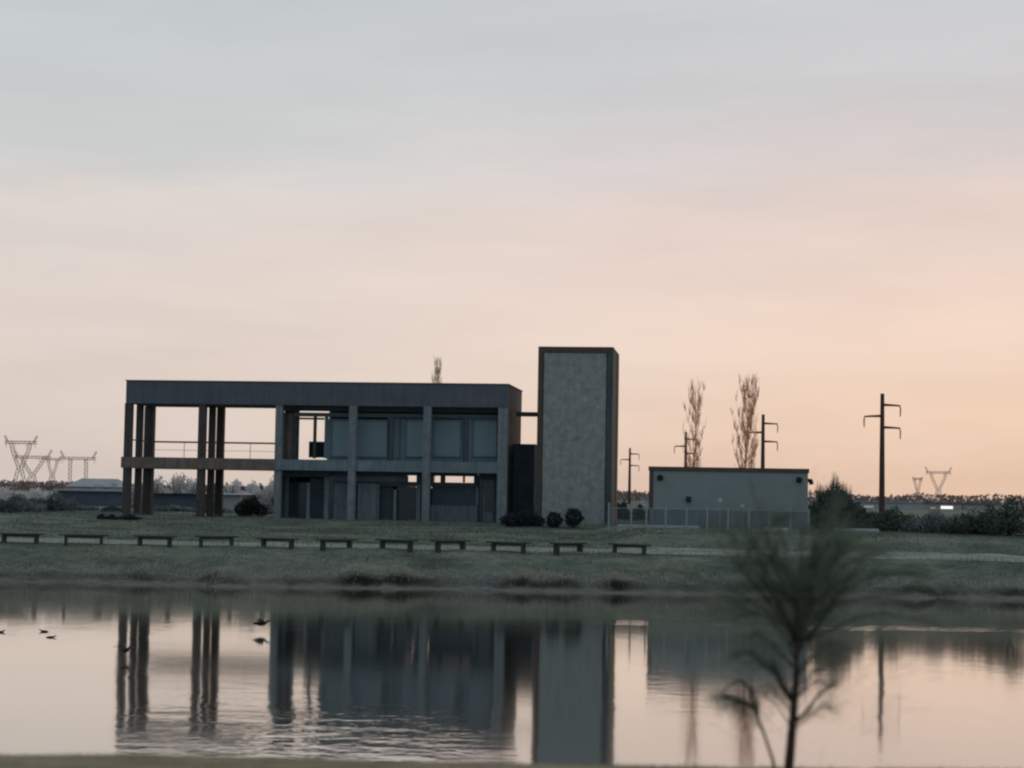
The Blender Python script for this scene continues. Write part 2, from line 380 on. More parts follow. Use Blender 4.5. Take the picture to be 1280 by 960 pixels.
# glazed see-through bay
for x0, x1, mt in ((352.5, 358.5, 'darkcol'), (366, 371, 'inner'), (391.5, 395, 'darkcol'), (405.5, 409.5, 'wall')):
    m = MB(); bpx(m, x0, x1, 516, 573, VU, VU + .16); m.build('mullion', M[mt], bld)
m = MB(); bpx(m, 371.2, 405.3, 522, 524.5, VU + .02, VU + .1); m.build('transom', M['rail'], bld)
m = MB(); bpx(m, 358.6, 366, 516.5, 573, VU + .08, VU + .12); m.build('panel', M['slab'], bld)
m = MB(); bpx(m, 386, 414, 552, 572, 5.0, 5.2); m.box(ub(371, 5.0), ub(414, 5.0), 5.003, 5.197, S1, S1 + .08); m.build('parapet', M['inner'], bld)
# back wall of the upper floor and roof-side walls
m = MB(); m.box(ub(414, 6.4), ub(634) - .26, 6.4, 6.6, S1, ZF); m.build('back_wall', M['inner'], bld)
m = MB(); m.box(ub(411, 1.5), ub(411, 1.5) + .15, 1.42, 6.39, S1, ZF); m.build('side_wall', M['wall'], bld)
# railing round the open terrace
m = MB(); ra = ub(160); rb = ub(352, 3.75)
for zz, r_ in ((S1 + .97, .055), (S1 + .5, .012)): m.tube([(ra, 4.22, zz), (rb, 4.22, zz)], r_, 6)
for k in range(5): u = ra + (rb - ra) * k / 4; m.tube([(u, 4.22, S1), (u, 4.22, S1 + .95)], .018, 6)
m.tube([(ra, .3, S1 + .97), (ra, 4.2, S1 + .97)], .04, 6)
m.build('railing', M['rail'], bld)
# ground floor front
VG = 1.1
def piece(name, x0, x1, y0, y1, mt, v0=VG, t=.15, par=None):
    m = MB(); bpx(m, x0, x1, y0, y1, v0, v0 + t, S0 if y0 <= 592 else None); return m.build(name, M[mt], par or bld)
piece('glazing', 352, 383, 603, 650, 'glass', VG + 1.2, .05)
piece('beam', 350, 412, 590, 596, 'inner'); piece('pier', 383, 387, 603, 650, 'concrete'); piece('pier', 405, 411, 595, 651, 'column')
piece('glazing', 387.3, 404.8, 598, 650, 'inner', VG + .6, .05); piece('glazing', 411.3, 417, 600, 650, 'glass', VG + .02, .05)
piece('beam', 412.5, 508, 591, 595, 'inner', VG, .15); piece('beam', 412.5, 508, 595.2, 602, 'wall2', VG, .15)
piece('wall', 417.2, 435, 604, 651, 'wall2'); piece('wall', 417.2, 470, 602.1, 604, 'inner', VG + .02)
piece('door', 447, 471, 604.5, 651, 'concrete', VG - .04, .1)
piece('door_frame', 471.5, 474, 604.5, 651, 'frame', VG - .06, .1)
piece('glazing', 474.5, 491, 603, 651, 'inner', VG + .3, .05); piece('pier', 491.5, 495.5, 612, 651.5, 'column', VG - .02)
piece('glazing', 496, 519.5, 608, 651, 'glass', VG + .3, .05); piece('pier', 520, 525, 606, 652, 'column', VG - .02)
piece('glazing', 525.3, 530, 604, 651, 'inner', VG + .1, .05)
piece('beam', 473, 598.2, 602.6, 608.4, 'inner', VG, .15)
piece('beam', 508.2, 597, 590, 595, 'inner', VG, .15)
for x0, x1 in ((508.2, 510), (520.5, 541.5), (550.5, 556.5), (578.5, 581), (593.5, 598)): piece('mullion', x0, x1, 594.6, 603, 'inner', VG + .01, .12)
piece('glazing', 540, 594.5, 608.2, 631.5, 'inner', VG + .1, .05); piece('wall', 538.5, 597, 631.8, 652, 'wall2', VG - .02)
piece('wall', 594.8, 598, 603.6, 631.6, 'wall2'); piece('glazing', 598.3, 603, 594, 652, 'glass', VG + .2, .05)
dr = piece('door', 603.5, 617.5, 600, 652, 'wall2', VG + .03, .06)
piece('panel', 605.5, 615.5, 604, 640, 'glass', VG + .015, .012, dr)
piece('frame', 618, 622.5, 592, 652, 'inner', VG - .02); piece('beam', 598.3, 622, 590, 599.7, 'inner', VG + .02)
# ground floor back wall, with an open band behind the clerestory
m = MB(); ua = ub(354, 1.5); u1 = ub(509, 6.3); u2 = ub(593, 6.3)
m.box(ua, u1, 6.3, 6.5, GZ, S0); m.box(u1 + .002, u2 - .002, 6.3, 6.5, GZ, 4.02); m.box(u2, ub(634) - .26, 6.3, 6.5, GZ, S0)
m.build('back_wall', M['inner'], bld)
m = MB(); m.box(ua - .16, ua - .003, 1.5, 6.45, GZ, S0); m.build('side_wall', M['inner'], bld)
# link to the tower
m = MB(); a = ub(640, 3.2); b_ = ub(670, 3.2); m.box(a, b_, 3.2, 3.4, GZ - .2, fu(655, 555, 3.2)[1]); m.box(a + .003, b_ - .003, 3.403, 6.2, fu(655, 558, 3.2)[1] - .3, fu(655, 556, 3.2)[1])
m.build('link_wall', M['inner'], bld)
m = MB(); bpx(m, 645, 674, 515, 520.5, 1.9, 2.2); m.build('link_beam', M['darkcol'], bld)
m = MB(); bpx(m, 667.5, 673.5, 556, 653, 1.2, 1.5); m.build('link_pier', M['concrete'], bld)

# stair tower
tw = empty('stair_tower', (bo.x, bo.y, 0), -TH, 'tall plain grey stair tower with rough face and brown edges', 'tower')
t0, t1 = ub(671.5), ub(764.5); TZ = fu(720, 434, 0)[1]
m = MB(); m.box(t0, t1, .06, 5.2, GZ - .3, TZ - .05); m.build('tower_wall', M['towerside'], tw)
m = MB(); m.box(ub(678.5), ub(756.5), -.02, .058, GZ - .1, TZ - .32); m.build('front_panel', M['tower'], tw)
m = MB(); m.box(t0 - .02, ub(677.5), -.05, .057, GZ - .2, TZ - .3); m.box(t0 - .02, t1 + .02, -.06, .057, TZ - .297, TZ - .04); m.box(t0 - .02, t1 + .02, -.06, 5.22, TZ - .037, TZ + .02)
m.build('edge_trim', M['cap'], tw)
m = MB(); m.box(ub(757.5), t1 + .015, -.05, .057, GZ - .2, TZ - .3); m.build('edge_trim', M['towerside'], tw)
m = MB(); m.box(t1 + .004, t1 + .03, 3.6, 5.2, GZ - .2, TZ - .04); m.build('edge_trim', M['cap'], tw)

# ------------------------------------------------------------------ block shed and its fence
SD = 97
sx0, sx1 = gx(812.5, SD, 620), gx(1008, SD, 620); SZ = at(910, 584.5, SD).z
sh = empty('block_shed', ((sx0 + sx1) / 2, SD, GZ), -TH, 'low windowless flat-roofed grey block shed with brown coping', 'shed')
hw = (sx1 - sx0) / 2 / math.cos(TH); HZ = SZ - GZ
m = MB(); m.box(-hw, hw, 0, 4.6, -.2, HZ - .22); m.build('wall', M['shed'], sh)
m = MB(); m.box(-hw - .06, hw + .06, -.06, 4.66, HZ - .217, HZ); m.build('roof', M['cap'], sh)
m = MB(); m.box(-hw - .02, -hw + .2, -.03, -.003, -.1, HZ - .22); m.build('corner_trim', M['cap'], sh)
m = MB(); m.box(-hw + .05, hw - .05, -.05, -.004, -.1, .95); m.build('plinth', M['wall2'], sh)
for x, y in ((825.5, 597), (998, 600)):
    q = at(x, y, SD - .05); l = MB(); X = q.x - (sx0 + sx1) / 2; Z = q.z - GZ
    l.tube([(X, -.02, Z), (X, -.12, Z), (X, -.2, Z - .02)], [.11, .17, .13], 10); l.build('wall_lamp', M['lamp'], sh)
q = at(861, 624, SD - .05); l = MB(); X = q.x - (sx0 + sx1) / 2; Z = q.z - GZ; l.box(X - .13, X + .13, -.14, -.004, Z - .14, Z + .14, .02); l.build('meter_box', M['lamp'], sh)
q = at(1011, 601, SD + .6); l = MB(); X = hw + .01; Z = q.z - GZ; l.tube([(X, .6, Z), (X + .16, .6, Z), (X + .2, .6, Z - .2)], .12, 8); l.build('wall_lamp', M['lamp'], sh)
for x, y, s in ((900, 625, .16), (928, 632, .2)):
    q = at(x, y, SD - 1.2); o = MB()
    o.tube([(0, 0, 0), (0, 0, q.z - GZ - .2)], .025, 6)
    e = empty('garden_lamp', (q.x, q.y, GZ - .02), 0, 'small pale post lamp before the shed, %s' % ('taller one left of its mate' if x == 900 else 'lower one right of its mate'), 'lamp', 'pale post lamps before the shed')
    o.build('post', M['metal'], e)
    o = MB(); zz = q.z - GZ; o.tube([(0, 0, zz - .2), (0, 0, zz - .1), (0, 0, zz + .05), (0, 0, zz + .1)], [.05, .11 * s / .16, .1 * s / .16, .03], 8); o.build('lamp_head', M['pale'], e)

FD = 92.5
posts = [761, 789, 808, 832, 858, 884, 910, 936, 962, 988, 1011]
fe = empty('mesh_fence', (gx(posts[0], FD), FD, ground_z(10, FD)), 0, 'low wire mesh fence with pale posts in front of the shed', 'fence')
X0 = gx(posts[0], FD)
for x in posts:
    o = MB(); X = gx(x, FD) - X0; zt = 1.15 if x > 765 else 1.3
    o.box(X - .045, X + .045, -.045, .045, -.15, zt, .012); o.build('post', M['metal'], fe)
XE = gx(posts[-1], FD) - X0
o = MB()
for zz in (.06, 1.04): o.tube([(0, .0, zz), (XE, .0, zz)], .018, 5)
o.build('rail', M['metal'], fe)
o = MB(); n = int(XE / .075)
for k in range(n):
    o.tube([(k * .075, .02, .05), (k * .075, .02, 1.04)], .0045, 3, False)
for k in range(12): o.tube([(0, .025, .08 + k * .085), (XE, .025, .08 + k * .085)], .0045, 3, False)
o.build('mesh_panel', M['shed'], fe)

def kerb(x0, x1, y, label):
    D = 87.0                                         # first place where the line of sight meets the bank
    while D < 99 and at((x0 + x1) / 2, y, D).z > ground_z(gx((x0 + x1) / 2, D), D) + .07: D += .1
    a = gx(x0, D); b = gx(x1, D)
    o = MB(); o.box(-(b - a) / 2, (b - a) / 2, -.16, .16, -.2, .17, .03)
    k = o.build('kerb', M['kerb']); k.location = ((a + b) / 2, D, ground_z((a + b) / 2, D)); tag(k, label, 'kerb', 'concrete kerb pieces on the grass')
kerb(772, 874, 659.5, 'long pale concrete kerb below the left end of the mesh fence')
kerb(955, 985, 662, 'shortest pale kerb, half hidden behind the sapling')
kerb(1043, 1098, 663.5, 'pale concrete kerb below the dark scrub beside the tall pole')

# ------------------------------------------------------------------ benches
LEGS = [(3, 46), (84, 125), (173, 215), (251, 289), (328, 366), (407, 434), (479, 512), (550, 576), (617, 654), (698, 723), (768, 806)]
BL = ['low dark plank bench cut by the left edge of the photo', 'dark plank bench on open grass left of the building',
      'dark plank bench below the outermost left columns of the building', 'dark plank bench below the middle column cluster of the open frame',
      'dark plank bench below the small bush inside the open frame', 'dark plank bench below the first recessed ground floor wall, turned slightly away',
      'dark plank bench below the dark doorways, left of the lit clerestory windows', 'short looking turned bench directly below the lit clerestory windows',
      'dark plank bench below the right end of the building beside the dark mound shrub', 'short looking turned bench below the two round clipped shrubs',
      'rightmost plank bench, past the right side of the tower']
def make_bench():
    r = empty('park_bench', (0, 0, 0))
    o = MB(); o.box(-1.12, 1.12, -.19, -.005, .39, .46, .012); o.box(-1.12, 1.12, .005, .19, .39, .46, .012); o.build('seat', M['wood'], r)
    for s in (-1, 1):
        o = MB(); o.box(s * .8 - .07, s * .8 + .07, -.15, .15, -.2, .385, .01); o.build('leg', M['wood'], r)
    o = MB(); o.box(-.725, .725, -.03, .03, .30, .38); o.build('stretcher', M['wood'], r)
    return r
proto = make_bench()
for i, (a, b) in enumerate(LEGS):
    o = proto if i == 0 else copy_tree(proto)
    D = 86.0; xa, xb = gx(a, D, 676), gx(b, D, 676); c = (xa + xb) / 2
    yaw = math.acos(min(.995, (xb - xa) / 1.62)) * (1 if i % 2 else -1) * .8
    z = ground_z(c, D)
    o.scale = (random.uniform(.9, 1.08), 1, random.uniform(.94, 1.04)); o.location = (c, D + random.uniform(-.12, .12), z + .01); o.rotation_euler = (R(random.uniform(-.4, .4)), R(random.uniform(-.8, .8)), yaw)
    tag(o, BL[i], 'bench', 'plank benches along the bank path')

# ------------------------------------------------------------------ vegetation
def cloud(m, c, rad, n, sz, rnd, hollow=.45, up=0.0, flat=True):
    c = Vector(c)
    for _ in range(n):
        d = Vector((rnd.gauss(0, 1), rnd.gauss(0, 1), rnd.gauss(0, 1))).normalized()
        r = (hollow + (1 - hollow) * rnd.random() ** .6) * (1 + .3 * noise.noise(d * 2.2 + c))
        p_ = c + Vector((d.x * rad[0] * r, d.y * rad[1] * r, d.z * rad[2] * r))
        m.leaf(p_, sz * rnd.uniform(.6, 1.4), rnd, up)
def shrub(name, x, ybase, ytop, wpx, D, label, mt='leaf', n=2600, sz=.07, group=None, lobes=5, base=None, seed=0, cat='shrub', up=.6):
    rnd = random.Random(seed or int(x * 7 + ytop)); X = gx(x, D, ybase); gz = ground_z(X, D) if base is None else base
    zt = at(x, ytop, D).z; H = max(.3, zt - gz); Wd = wpx * D / F
    e = empty(name, (X, D, gz), 0, label, cat, group)
    s = MB()
    for k in range(6):
        a = rnd.uniform(0, 6.28); s.tube([(0, 0, -.1), (math.cos(a) * Wd * .15, math.sin(a) * Wd * .1, H * .4), (math.cos(a) * Wd * .3, math.sin(a) * Wd * .2, H * .75)], [.03 * H, .02 * H, .008 * H], 5)
    s.build('trunk', M['bark'], e)
    c = MB()
    for k in range(lobes):
        t = (k + .5) / lobes; cx = (t - .5) * Wd * .8 + rnd.uniform(-.06, .06) * Wd
        hh = H * rnd.uniform(.6, 1.0) * (1 - .45 * abs(t - .5) * 1.6)
        if k == lobes // 2: hh = H * .97
        cloud(c, (cx, rnd.uniform(-.15, .15) * Wd, hh * .5), (Wd / lobes * 1.0, Wd * .28, hh * .5), n // lobes, sz, rnd, up=up)
    c.build('crown', M[mt], e)
    return e
def ball(x, y, r, label, grp='clipped round shrubs before the tower'):
    D = 97.2; rnd = random.Random(int(x)); X = gx(x, D, y); rr = r * D / F; zc = at(x, y, D).z
    gz = ground_z(X, D); e = empty('round_shrub', (X, D, gz), 0, label, 'shrub', grp)
    s = MB(); s.tube([(0, 0, -.1), (0, 0, zc - gz)], [.06, .03], 6); s.build('trunk', M['bark'], e)
    c = MB(); cloud(c, (0, 0, zc - gz), (rr, rr, rr * .98), 1500, .055, rnd, hollow=.6); c.build('crown', M['leafball'], e)
ball(693, 650, 10, 'left of the two dark round clipped shrubs before the tower')
ball(717.5, 647, 11.5, 'right of the two dark round clipped shrubs before the tower, slightly bigger')
# spreading dark mound at the building's corner
rnd = random.Random(5); X = gx(650, 97.4, 655); gz = ground_z(X, 97.4)
e = empty('spreading_shrub', (X, 97.4, gz), 0, 'wide low dark shrub mound at the corner between building and tower', 'shrub')
s = MB(); s.tube([(0, 0, -.1), (0, 0, .4)], .05, 6); s.build('trunk', M['bark'], e)
c = MB(); cloud(c, (-.35, 0, .32), (.7, .4, .36), 1500, .055, rnd, .5); cloud(c, (.35, .1, .42), (.7, .4, .42), 1500, .055, rnd, .5); cloud(c, (.9, .1, .3), (.45, .35, .3), 700, .055, rnd, .5)
c.build('crown', M['leafball'], e)

shrub('bush', 313, 652, 619, 38, 108, 'dark green bush seen through the open ground floor frame', n=2600, sz=.075, lobes=4)
shrub('bush', 1042, 658, 603, 66, 97, 'tall dark bush with pointed bare tops beside the shed', n=5200, sz=.085, lobes=5)
# pointed leaders of that bush
be = [o for o in bpy.data.objects if o.name.startswith('bush')][-1]
rnd = random.Random(3); c = MB()
for dx, top in ((-.8, 2.5), (-.3, 2.45), (.05, 3.05), (.4, 2.65), (.8, 2.35), (.18, 2.75), (-.55, 2.35), (.6, 2.5), (-.1, 2.7)):
    for k in range(26):
        a = Vector((dx + rnd.uniform(-.12, .12), rnd.uniform(-.2, .2), 1.2)); b_ = Vector((dx + rnd.uniform(-.16, .16), rnd.uniform(-.2, .2), top * rnd.uniform(.8, 1.02)))
        c.tube([a, (a + b_) / 2 + Vector((rnd.uniform(-.05, .05), 0, 0)), b_], [.02, .013, .005], 3, False)
c.build('bare_shoots', M['leafbrown'], be)
bush_rows = [  # x, ybase, ytop, width, D, material, label
    (1118, 668, 633, 74, 95, 'leaf', 'low dark scrub clump at the foot of the tall three-armed pole'),
    (1165, 670, 636, 78, 94, 'leafgrey', 'greyish scrub clump right of the tall pole'),
    (1212, 672, 637, 76, 93, 'leaf', 'dark rounded scrub clump between the grey scrub and the edge tree'),
    (1262, 674, 617, 74, 92.5, 'leaf', 'tallest dark bush cut by the right edge of the photo'),
    (1236, 674, 628, 44, 94, 'leaf', 'dark bush leaning against the tallest bush at the right edge'),
    (1074, 657, 630, 56, 102, 'leaf', 'low dark bush behind the kerb between pointed bush and tall pole'),
    (776, 655, 626, 30, 118, 'leaf', 'dark bush behind the fence just right of the tower'),
    (800, 656, 630, 26, 117, 'leaf', 'dark bush behind the fence against the shed corner'),
    (20, 645, 617, 70, 108, 'leafgrey', 'wide grey green thicket at the left edge of the photo'),
    (66, 646, 613, 60, 112, 'leafgrey', 'grey thicket below the pair of pylons'),
    (8, 646, 628, 40, 104, 'leaf', 'small dark thicket in the left corner of the meadow'),
    (100, 648, 631, 50, 122, 'leafgrey', 'grey low scrub before the pale-roofed shed'),
    (140, 650, 633, 34, 116, 'leaf', 'dark low scrub left of the outermost column'),
    (215, 650, 631, 60, 124, 'leafgrey', 'long low scrub seen through the first open bay'),
    (265, 650, 633, 50, 122, 'leafgrey', 'low scrub seen between the middle columns'),
    (335, 650, 634, 40, 120, 'leafgrey', 'low scrub seen at the right of the second open bay'),
]
for i, (x, yb, yt, wp, D, mt, lb) in enumerate(bush_rows):
    shrub('scrub_bush', x, yb, yt, wp, D, lb, mt, n=3000, sz=.085 * D / 110, lobes=6, seed=40 + i, group='scrub bushes around the buildings')
for i, (x, wp) in enumerate(((127, 11), (140, 14), (162, 28))):
    shrub('low_plant', x, 652.5, 645.5, wp, 97.5, ['small dark round plant on the grass left of the building', 'dark flat plant between the small round plant and the longer one', 'longest dark flat plant at the foot of the left columns'][i],
          'leafball', n=900, sz=.045, lobes=3, seed=90 + i, group='low dark plants left of the building', cat='plant', up=0)
# hazy trees behind the open bays and by the far houses
hz = [(194, 592, 40, 132), (222, 589, 52, 136), (245, 595, 38, 134), (292, 597, 44, 130), (314, 600, 48, 134), (338, 592, 50, 131), (6, 608, 60, 125), (44, 609, 66, 128), (112, 602, 56, 380), (146, 604, 40, 370), (170, 600, 30, 140)]
hl = ['hazy tree seen just right of the outermost columns', 'tallest hazy tree in the first open bay', 'hazy tree at the right of the first open bay', 'hazy tree left in the second open bay', 'hazy tree in the middle of the second open bay, behind the dark bush', 'hazy tree at the right of the second open bay',
      'far hazy tree under the left pylon at the photo edge', 'far hazy tree under the second pylon', 'hazy tree over the far gabled house', 'hazy tree right of the far gabled house', 'hazy tree seen between the outermost columns']
for i, (x, yt, wp, D) in enumerate(hz):
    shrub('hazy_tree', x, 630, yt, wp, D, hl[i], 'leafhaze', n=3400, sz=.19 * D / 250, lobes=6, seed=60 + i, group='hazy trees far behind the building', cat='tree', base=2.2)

# far treeline as one mass
rnd = random.Random(8); c = MB()
for D, mt in ((620, None),):
    x = -260
    while x < 300:
        px = x * F / D + 640
        h = 2.6 + 2.2 * noise.noise(Vector((x * .045, 2, 0))) + 1.3 * noise.noise(Vector((x * .2, 5, 0)))
        if px > 1000: h += .9
        for k in range(26):
            c.leaf(Vector((x + rnd.uniform(-2, 2), D + rnd.uniform(-10, 10), 2.2 + rnd.random() * max(1.2, h))), .75 * rnd.uniform(.5, 1.3), rnd)
        x += 1.1
tag(c.build('distant_wood', M['leafbrown']), 'low brown line of distant trees on the horizon', 'trees', kind='stuff')
c = MB()
x = -330
while x < 380:
    h = 3.4 + 2.2 * noise.noise(Vector((x * .03, 9, 0)))
    for k in range(16): c.leaf(Vector((x + rnd.uniform(-3, 3), 1000 + rnd.uniform(-10, 10), 2.0 + rnd.random() * max(1.5, h))), 1.3 * rnd.uniform(.5, 1.3), rnd)
    x += 2
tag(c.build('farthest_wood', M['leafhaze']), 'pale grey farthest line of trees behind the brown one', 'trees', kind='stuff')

# poplars
def poplar(x, ytop, wpx, D, label, mt, seed, nb=44, parts=True):
    rnd = random.Random(seed); X = gx(x, D, 600); H = at(x, ytop, D).z - 2.2; Wd = wpx * D / F
    e = empty('bare_poplar', (X, D, 2.2), 0, label, 'tree', 'bare poplars behind the buildings')
    t = MB(); lean = rnd.uniform(-.02, .02)
    def axis(s): return Vector((lean * H * s + .12 * math.sin(s * 5 + seed), 0, H * s))
    t.tube([axis(k / 8) for k in range(9)], [max(.012, .085 * (1 - k / 8.4)) for k in range(9)], 6); t.build('trunk', M[mt], e)
    c = MB()
    for k in range(nb):
        s = rnd.uniform(.1, .9) ** .9; b0 = axis(s); a = rnd.uniform(0, 6.28)
        spread = Wd * .5 * (.35 + .65 * math.sin(math.pi * min(1, s * .9 + .1)) ) * rnd.uniform(.5, 1.1); ln = H * rnd.uniform(.12, .34)
        if s + ln / H > 1.03: ln = (1.03 - s) * H
        d = Vector((math.cos(a), math.sin(a), 0))
        pts = [b0, b0 + d * spread * .5 + Vector((0, 0, ln * .3)), b0 + d * spread * .85 + Vector((0, 0, ln * .65)), b0 + d * spread + Vector((rnd.uniform(-.1, .1), 0, ln))]
        r0 = .034 * (1.15 - s); c.tube(pts, [r0, r0 * .7, r0 * .45, .006], 4, False)
        for j in range(16):
            q = pts[rnd.choice((1, 2, 2, 3))] + Vector((rnd.uniform(-.05, .05), rnd.uniform(-.05, .05), rnd.uniform(-.2, .05)))
            q2 = q + Vector((rnd.uniform(-.15, .15), rnd.uniform(-.15, .15), rnd.uniform(.2, .65)))
            c.tube([q, (q + q2) / 2 + Vector((rnd.uniform(-.03, .03), 0, 0)), q2], [.0105, .009, .005], 3, False)
    c.build('branches', M[mt], e)
poplar(868, 490, 26, 104, 'bare slim poplar behind the left half of the shed', 'poplar', 4, 34)
poplar(934, 482, 36, 105, 'taller fuller bare poplar behind the right half of the shed', 'poplar', 9, 62)
poplar(541, 460, 16, 125, 'pale poplar whose tip just shows above the long roof', 'poplarpale', 2, 34)

# ------------------------------------------------------------------ power poles and pylons
def pole(x, ytop, D, label, sc=1.0):
    X = at(x, ytop, D).x; zt = at(x, ytop, D).z; e = empty('power_pole', (X, D, 2.2), R(random.uniform(-4, 4)), label, 'pole', 'three-armed power poles')
    K = D / (180 if D < 150 else D); sc *= K
    H = zt - 2.2; o = MB(); o.tube([(0, 0, -.3), (0, 0, H * .5), (0, 0, H)], [.31 * K, .25 * K, .19 * K], 10); o.build('shaft', M['pole'], e)
    for sgn, dz in ((1, 1.1), (-1, 2.2), (1, 3.3)):
        z = H - dz * sc; o = MB(); o.tube([(sgn * .1 * K, 0, z), (sgn * 1.1 * K, 0, z - .02), (sgn * 1.75 * K, 0, z - .05)], [.15 * K, .11 * K, .09 * K], 6); a = o.build('crossarm', M['pole'], e)
        o = MB(); o.tube([(sgn * 1.72 * K, 0, z - .05 * K), (sgn * 1.78 * K, 0, z - .4 * K), (sgn * 1.76 * K, 0, z - 1.15 * K)], [.05 * K, .06 * K, .045 * K], 6)
        for k in range(6): o.tube([(sgn * 1.77 * K, 0, z - (.3 + k * .12) * K), (sgn * 1.77 * K, 0, z - (.34 + k * .12) * K)], [.1 * K, .05 * K], 8)
        o.build('insulator', M['pole'], a)
pole(1103, 492, 118, 'tallest nearest three-armed concrete power pole right of the shed')
pole(954, 518, 225, 'three-armed power pole beside the fuller poplar')
pole(857.5, 540, 285, 'three-armed power pole before the slim poplar')
pole(787.5, 560, 350, 'smallest farthest three-armed pole between tower and shed')

def lattice(m, a, b, wd, n, r):
    a = Vector(a); b = Vector(b); d = (b - a); s = d.normalized().cross(Vector((0, 1, 0)))
    if s.length < .01: s = Vector((1, 0, 0))
    s.normalize()
    for k in (-1, 1): m.tube([a + s * k * wd / 2, b + s * k * wd / 2], r, 4, False)
    for k in range(n):
        p0 = a + d * (k / n); p1 = a + d * ((k + 1) / n); q = 1 if k % 2 else -1
        m.tube([p0 + s * q * wd / 2, p1 - s * q * wd / 2], r * .8, 3, False)
def pylon(x, ybeam, wpx, D, label, portal=False, ang=0.0):
    q = at(x, ybeam, D); H = q.z - 2.2; W2 = wpx * D / F / 2
    e = empty('lattice_pylon', (q.x, D, 2.2), ang, label, 'pylon', 'distant lattice pylons')
    wd = 1.5; r = .2
    bm_ = MB(); lattice(bm_, (-W2, 0, H), (W2, 0, H), wd * .8, 14, r)
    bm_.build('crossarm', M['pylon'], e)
    for sg in (-1, 1):
        o = MB(); lattice(o, (sg * W2 * .8, 0, H), (sg * W2 * 1.02, 0, H + W2 * .42), .7, 4, r * .8); o.build('peak', M['pylon'], e)
        o = MB()
        for k in (.9, .35): o.tube([(sg * W2 * k, 0, H - .6), (sg * W2 * k, 0, H - 2.6)], .13, 5)
        o.build('insulator', M['pylon'], e)
    if portal:
        for sg in (-1, 1):
            o = MB(); lattice(o, (sg * W2 * .45, 0, 0), (sg * W2 * .45, 0, H), wd, 14, r); o.build('leg', M['pylon'], e)
    else:
        zw = H * .42
        for sg in (-1, 1):
            o = MB(); lattice(o, (sg * W2 * .62, 0, H), (sg * W2 * .5, 0, H - (H - zw) * .3), wd, 4, r); lattice(o, (sg * W2 * .5, 0, H - (H - zw) * .3), (sg * .4, 0, zw), wd, 8, r); o.build('window_arm', M['pylon'], e)
            o = MB(); lattice(o, (sg * .8, 0, zw), (sg * 3.2, 0, 0), wd, 7, r); o.build('leg', M['pylon'], e)
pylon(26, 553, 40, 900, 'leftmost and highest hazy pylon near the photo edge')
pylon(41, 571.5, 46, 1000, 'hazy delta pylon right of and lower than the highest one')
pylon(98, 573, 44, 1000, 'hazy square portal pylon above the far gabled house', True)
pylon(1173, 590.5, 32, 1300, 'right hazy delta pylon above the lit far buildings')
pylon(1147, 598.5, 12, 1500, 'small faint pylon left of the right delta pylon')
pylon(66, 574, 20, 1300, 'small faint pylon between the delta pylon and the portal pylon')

# ------------------------------------------------------------------ far buildings
def house(x0, x1, yeave, yridge, D, label, wallm, roofm, wins=(), litm='litdim', name='far_house', gable=True, depth=10):
    a = at(x0, yeave, D); b = at(x1, yeave, D); W_ = (b.x - a.x) / 2; he = a.z - 2.2; hr = at((x0 + x1) / 2, yridge, D).z - 2.2; he = max(1.2, he)
    e = empty(name, ((a.x + b.x) / 2, D, 2.2), 0, label, 'building')
    o = MB(); o.box(-W_, W_, 0, depth, -.3, he); o.build('wall', M[wallm], e)
    o = MB()
    if gable:
        y2 = depth
        o.add([(-W_ - .4, -.4, he), (W_ + .4, -.4, he), (W_ + .4, y2 + .4, he), (-W_ - .4, y2 + .4, he), (-W_ * .7, y2 / 2, hr), (W_ * .7, y2 / 2, hr)], [(0, 1, 5, 4), (2, 3, 4, 5), (1, 2, 5), (3, 0, 4), (3, 2, 1, 0)])
    else: o.box(-W_ - .3, W_ + .3, -.3, depth + .3, he + .003, max(hr, he + .15))
    o.build('roof', M[roofm], e)
    for (w0, w1, t, bt, mt) in wins:
        q0 = at(w0, t, D); q1 = at(w1, bt, D); cx = e.location.x
        f_ = MB(); f_.box(q0.x - cx, q1.x - cx, -.08, -.003, max(.2, q1.z - 2.2), q0.z - 2.2, .02); f_.build('window', M[mt], e)
    return e
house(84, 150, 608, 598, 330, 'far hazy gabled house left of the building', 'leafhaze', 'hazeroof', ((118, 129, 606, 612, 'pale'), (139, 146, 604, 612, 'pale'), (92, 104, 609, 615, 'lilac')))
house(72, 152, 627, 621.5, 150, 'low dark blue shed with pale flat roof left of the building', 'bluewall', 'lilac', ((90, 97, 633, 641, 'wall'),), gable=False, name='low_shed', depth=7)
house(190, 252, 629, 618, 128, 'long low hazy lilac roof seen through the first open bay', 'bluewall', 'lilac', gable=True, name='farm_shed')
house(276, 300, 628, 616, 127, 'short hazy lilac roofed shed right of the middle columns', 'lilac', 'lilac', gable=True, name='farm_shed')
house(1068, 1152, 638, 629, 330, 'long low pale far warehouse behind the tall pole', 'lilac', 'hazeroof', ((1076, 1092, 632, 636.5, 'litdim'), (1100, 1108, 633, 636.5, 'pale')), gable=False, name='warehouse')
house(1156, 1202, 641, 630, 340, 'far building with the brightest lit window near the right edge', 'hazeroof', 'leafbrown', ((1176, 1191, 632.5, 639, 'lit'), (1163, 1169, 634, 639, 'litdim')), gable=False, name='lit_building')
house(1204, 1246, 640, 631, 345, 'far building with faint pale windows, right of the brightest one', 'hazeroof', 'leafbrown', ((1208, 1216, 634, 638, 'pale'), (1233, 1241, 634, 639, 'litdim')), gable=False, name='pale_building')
house(806, 826, 632, 627, 300, 'far pale building glimpsed between pole and shed', 'pale', 'hazeroof', (), gable=False, name='pale_hut')

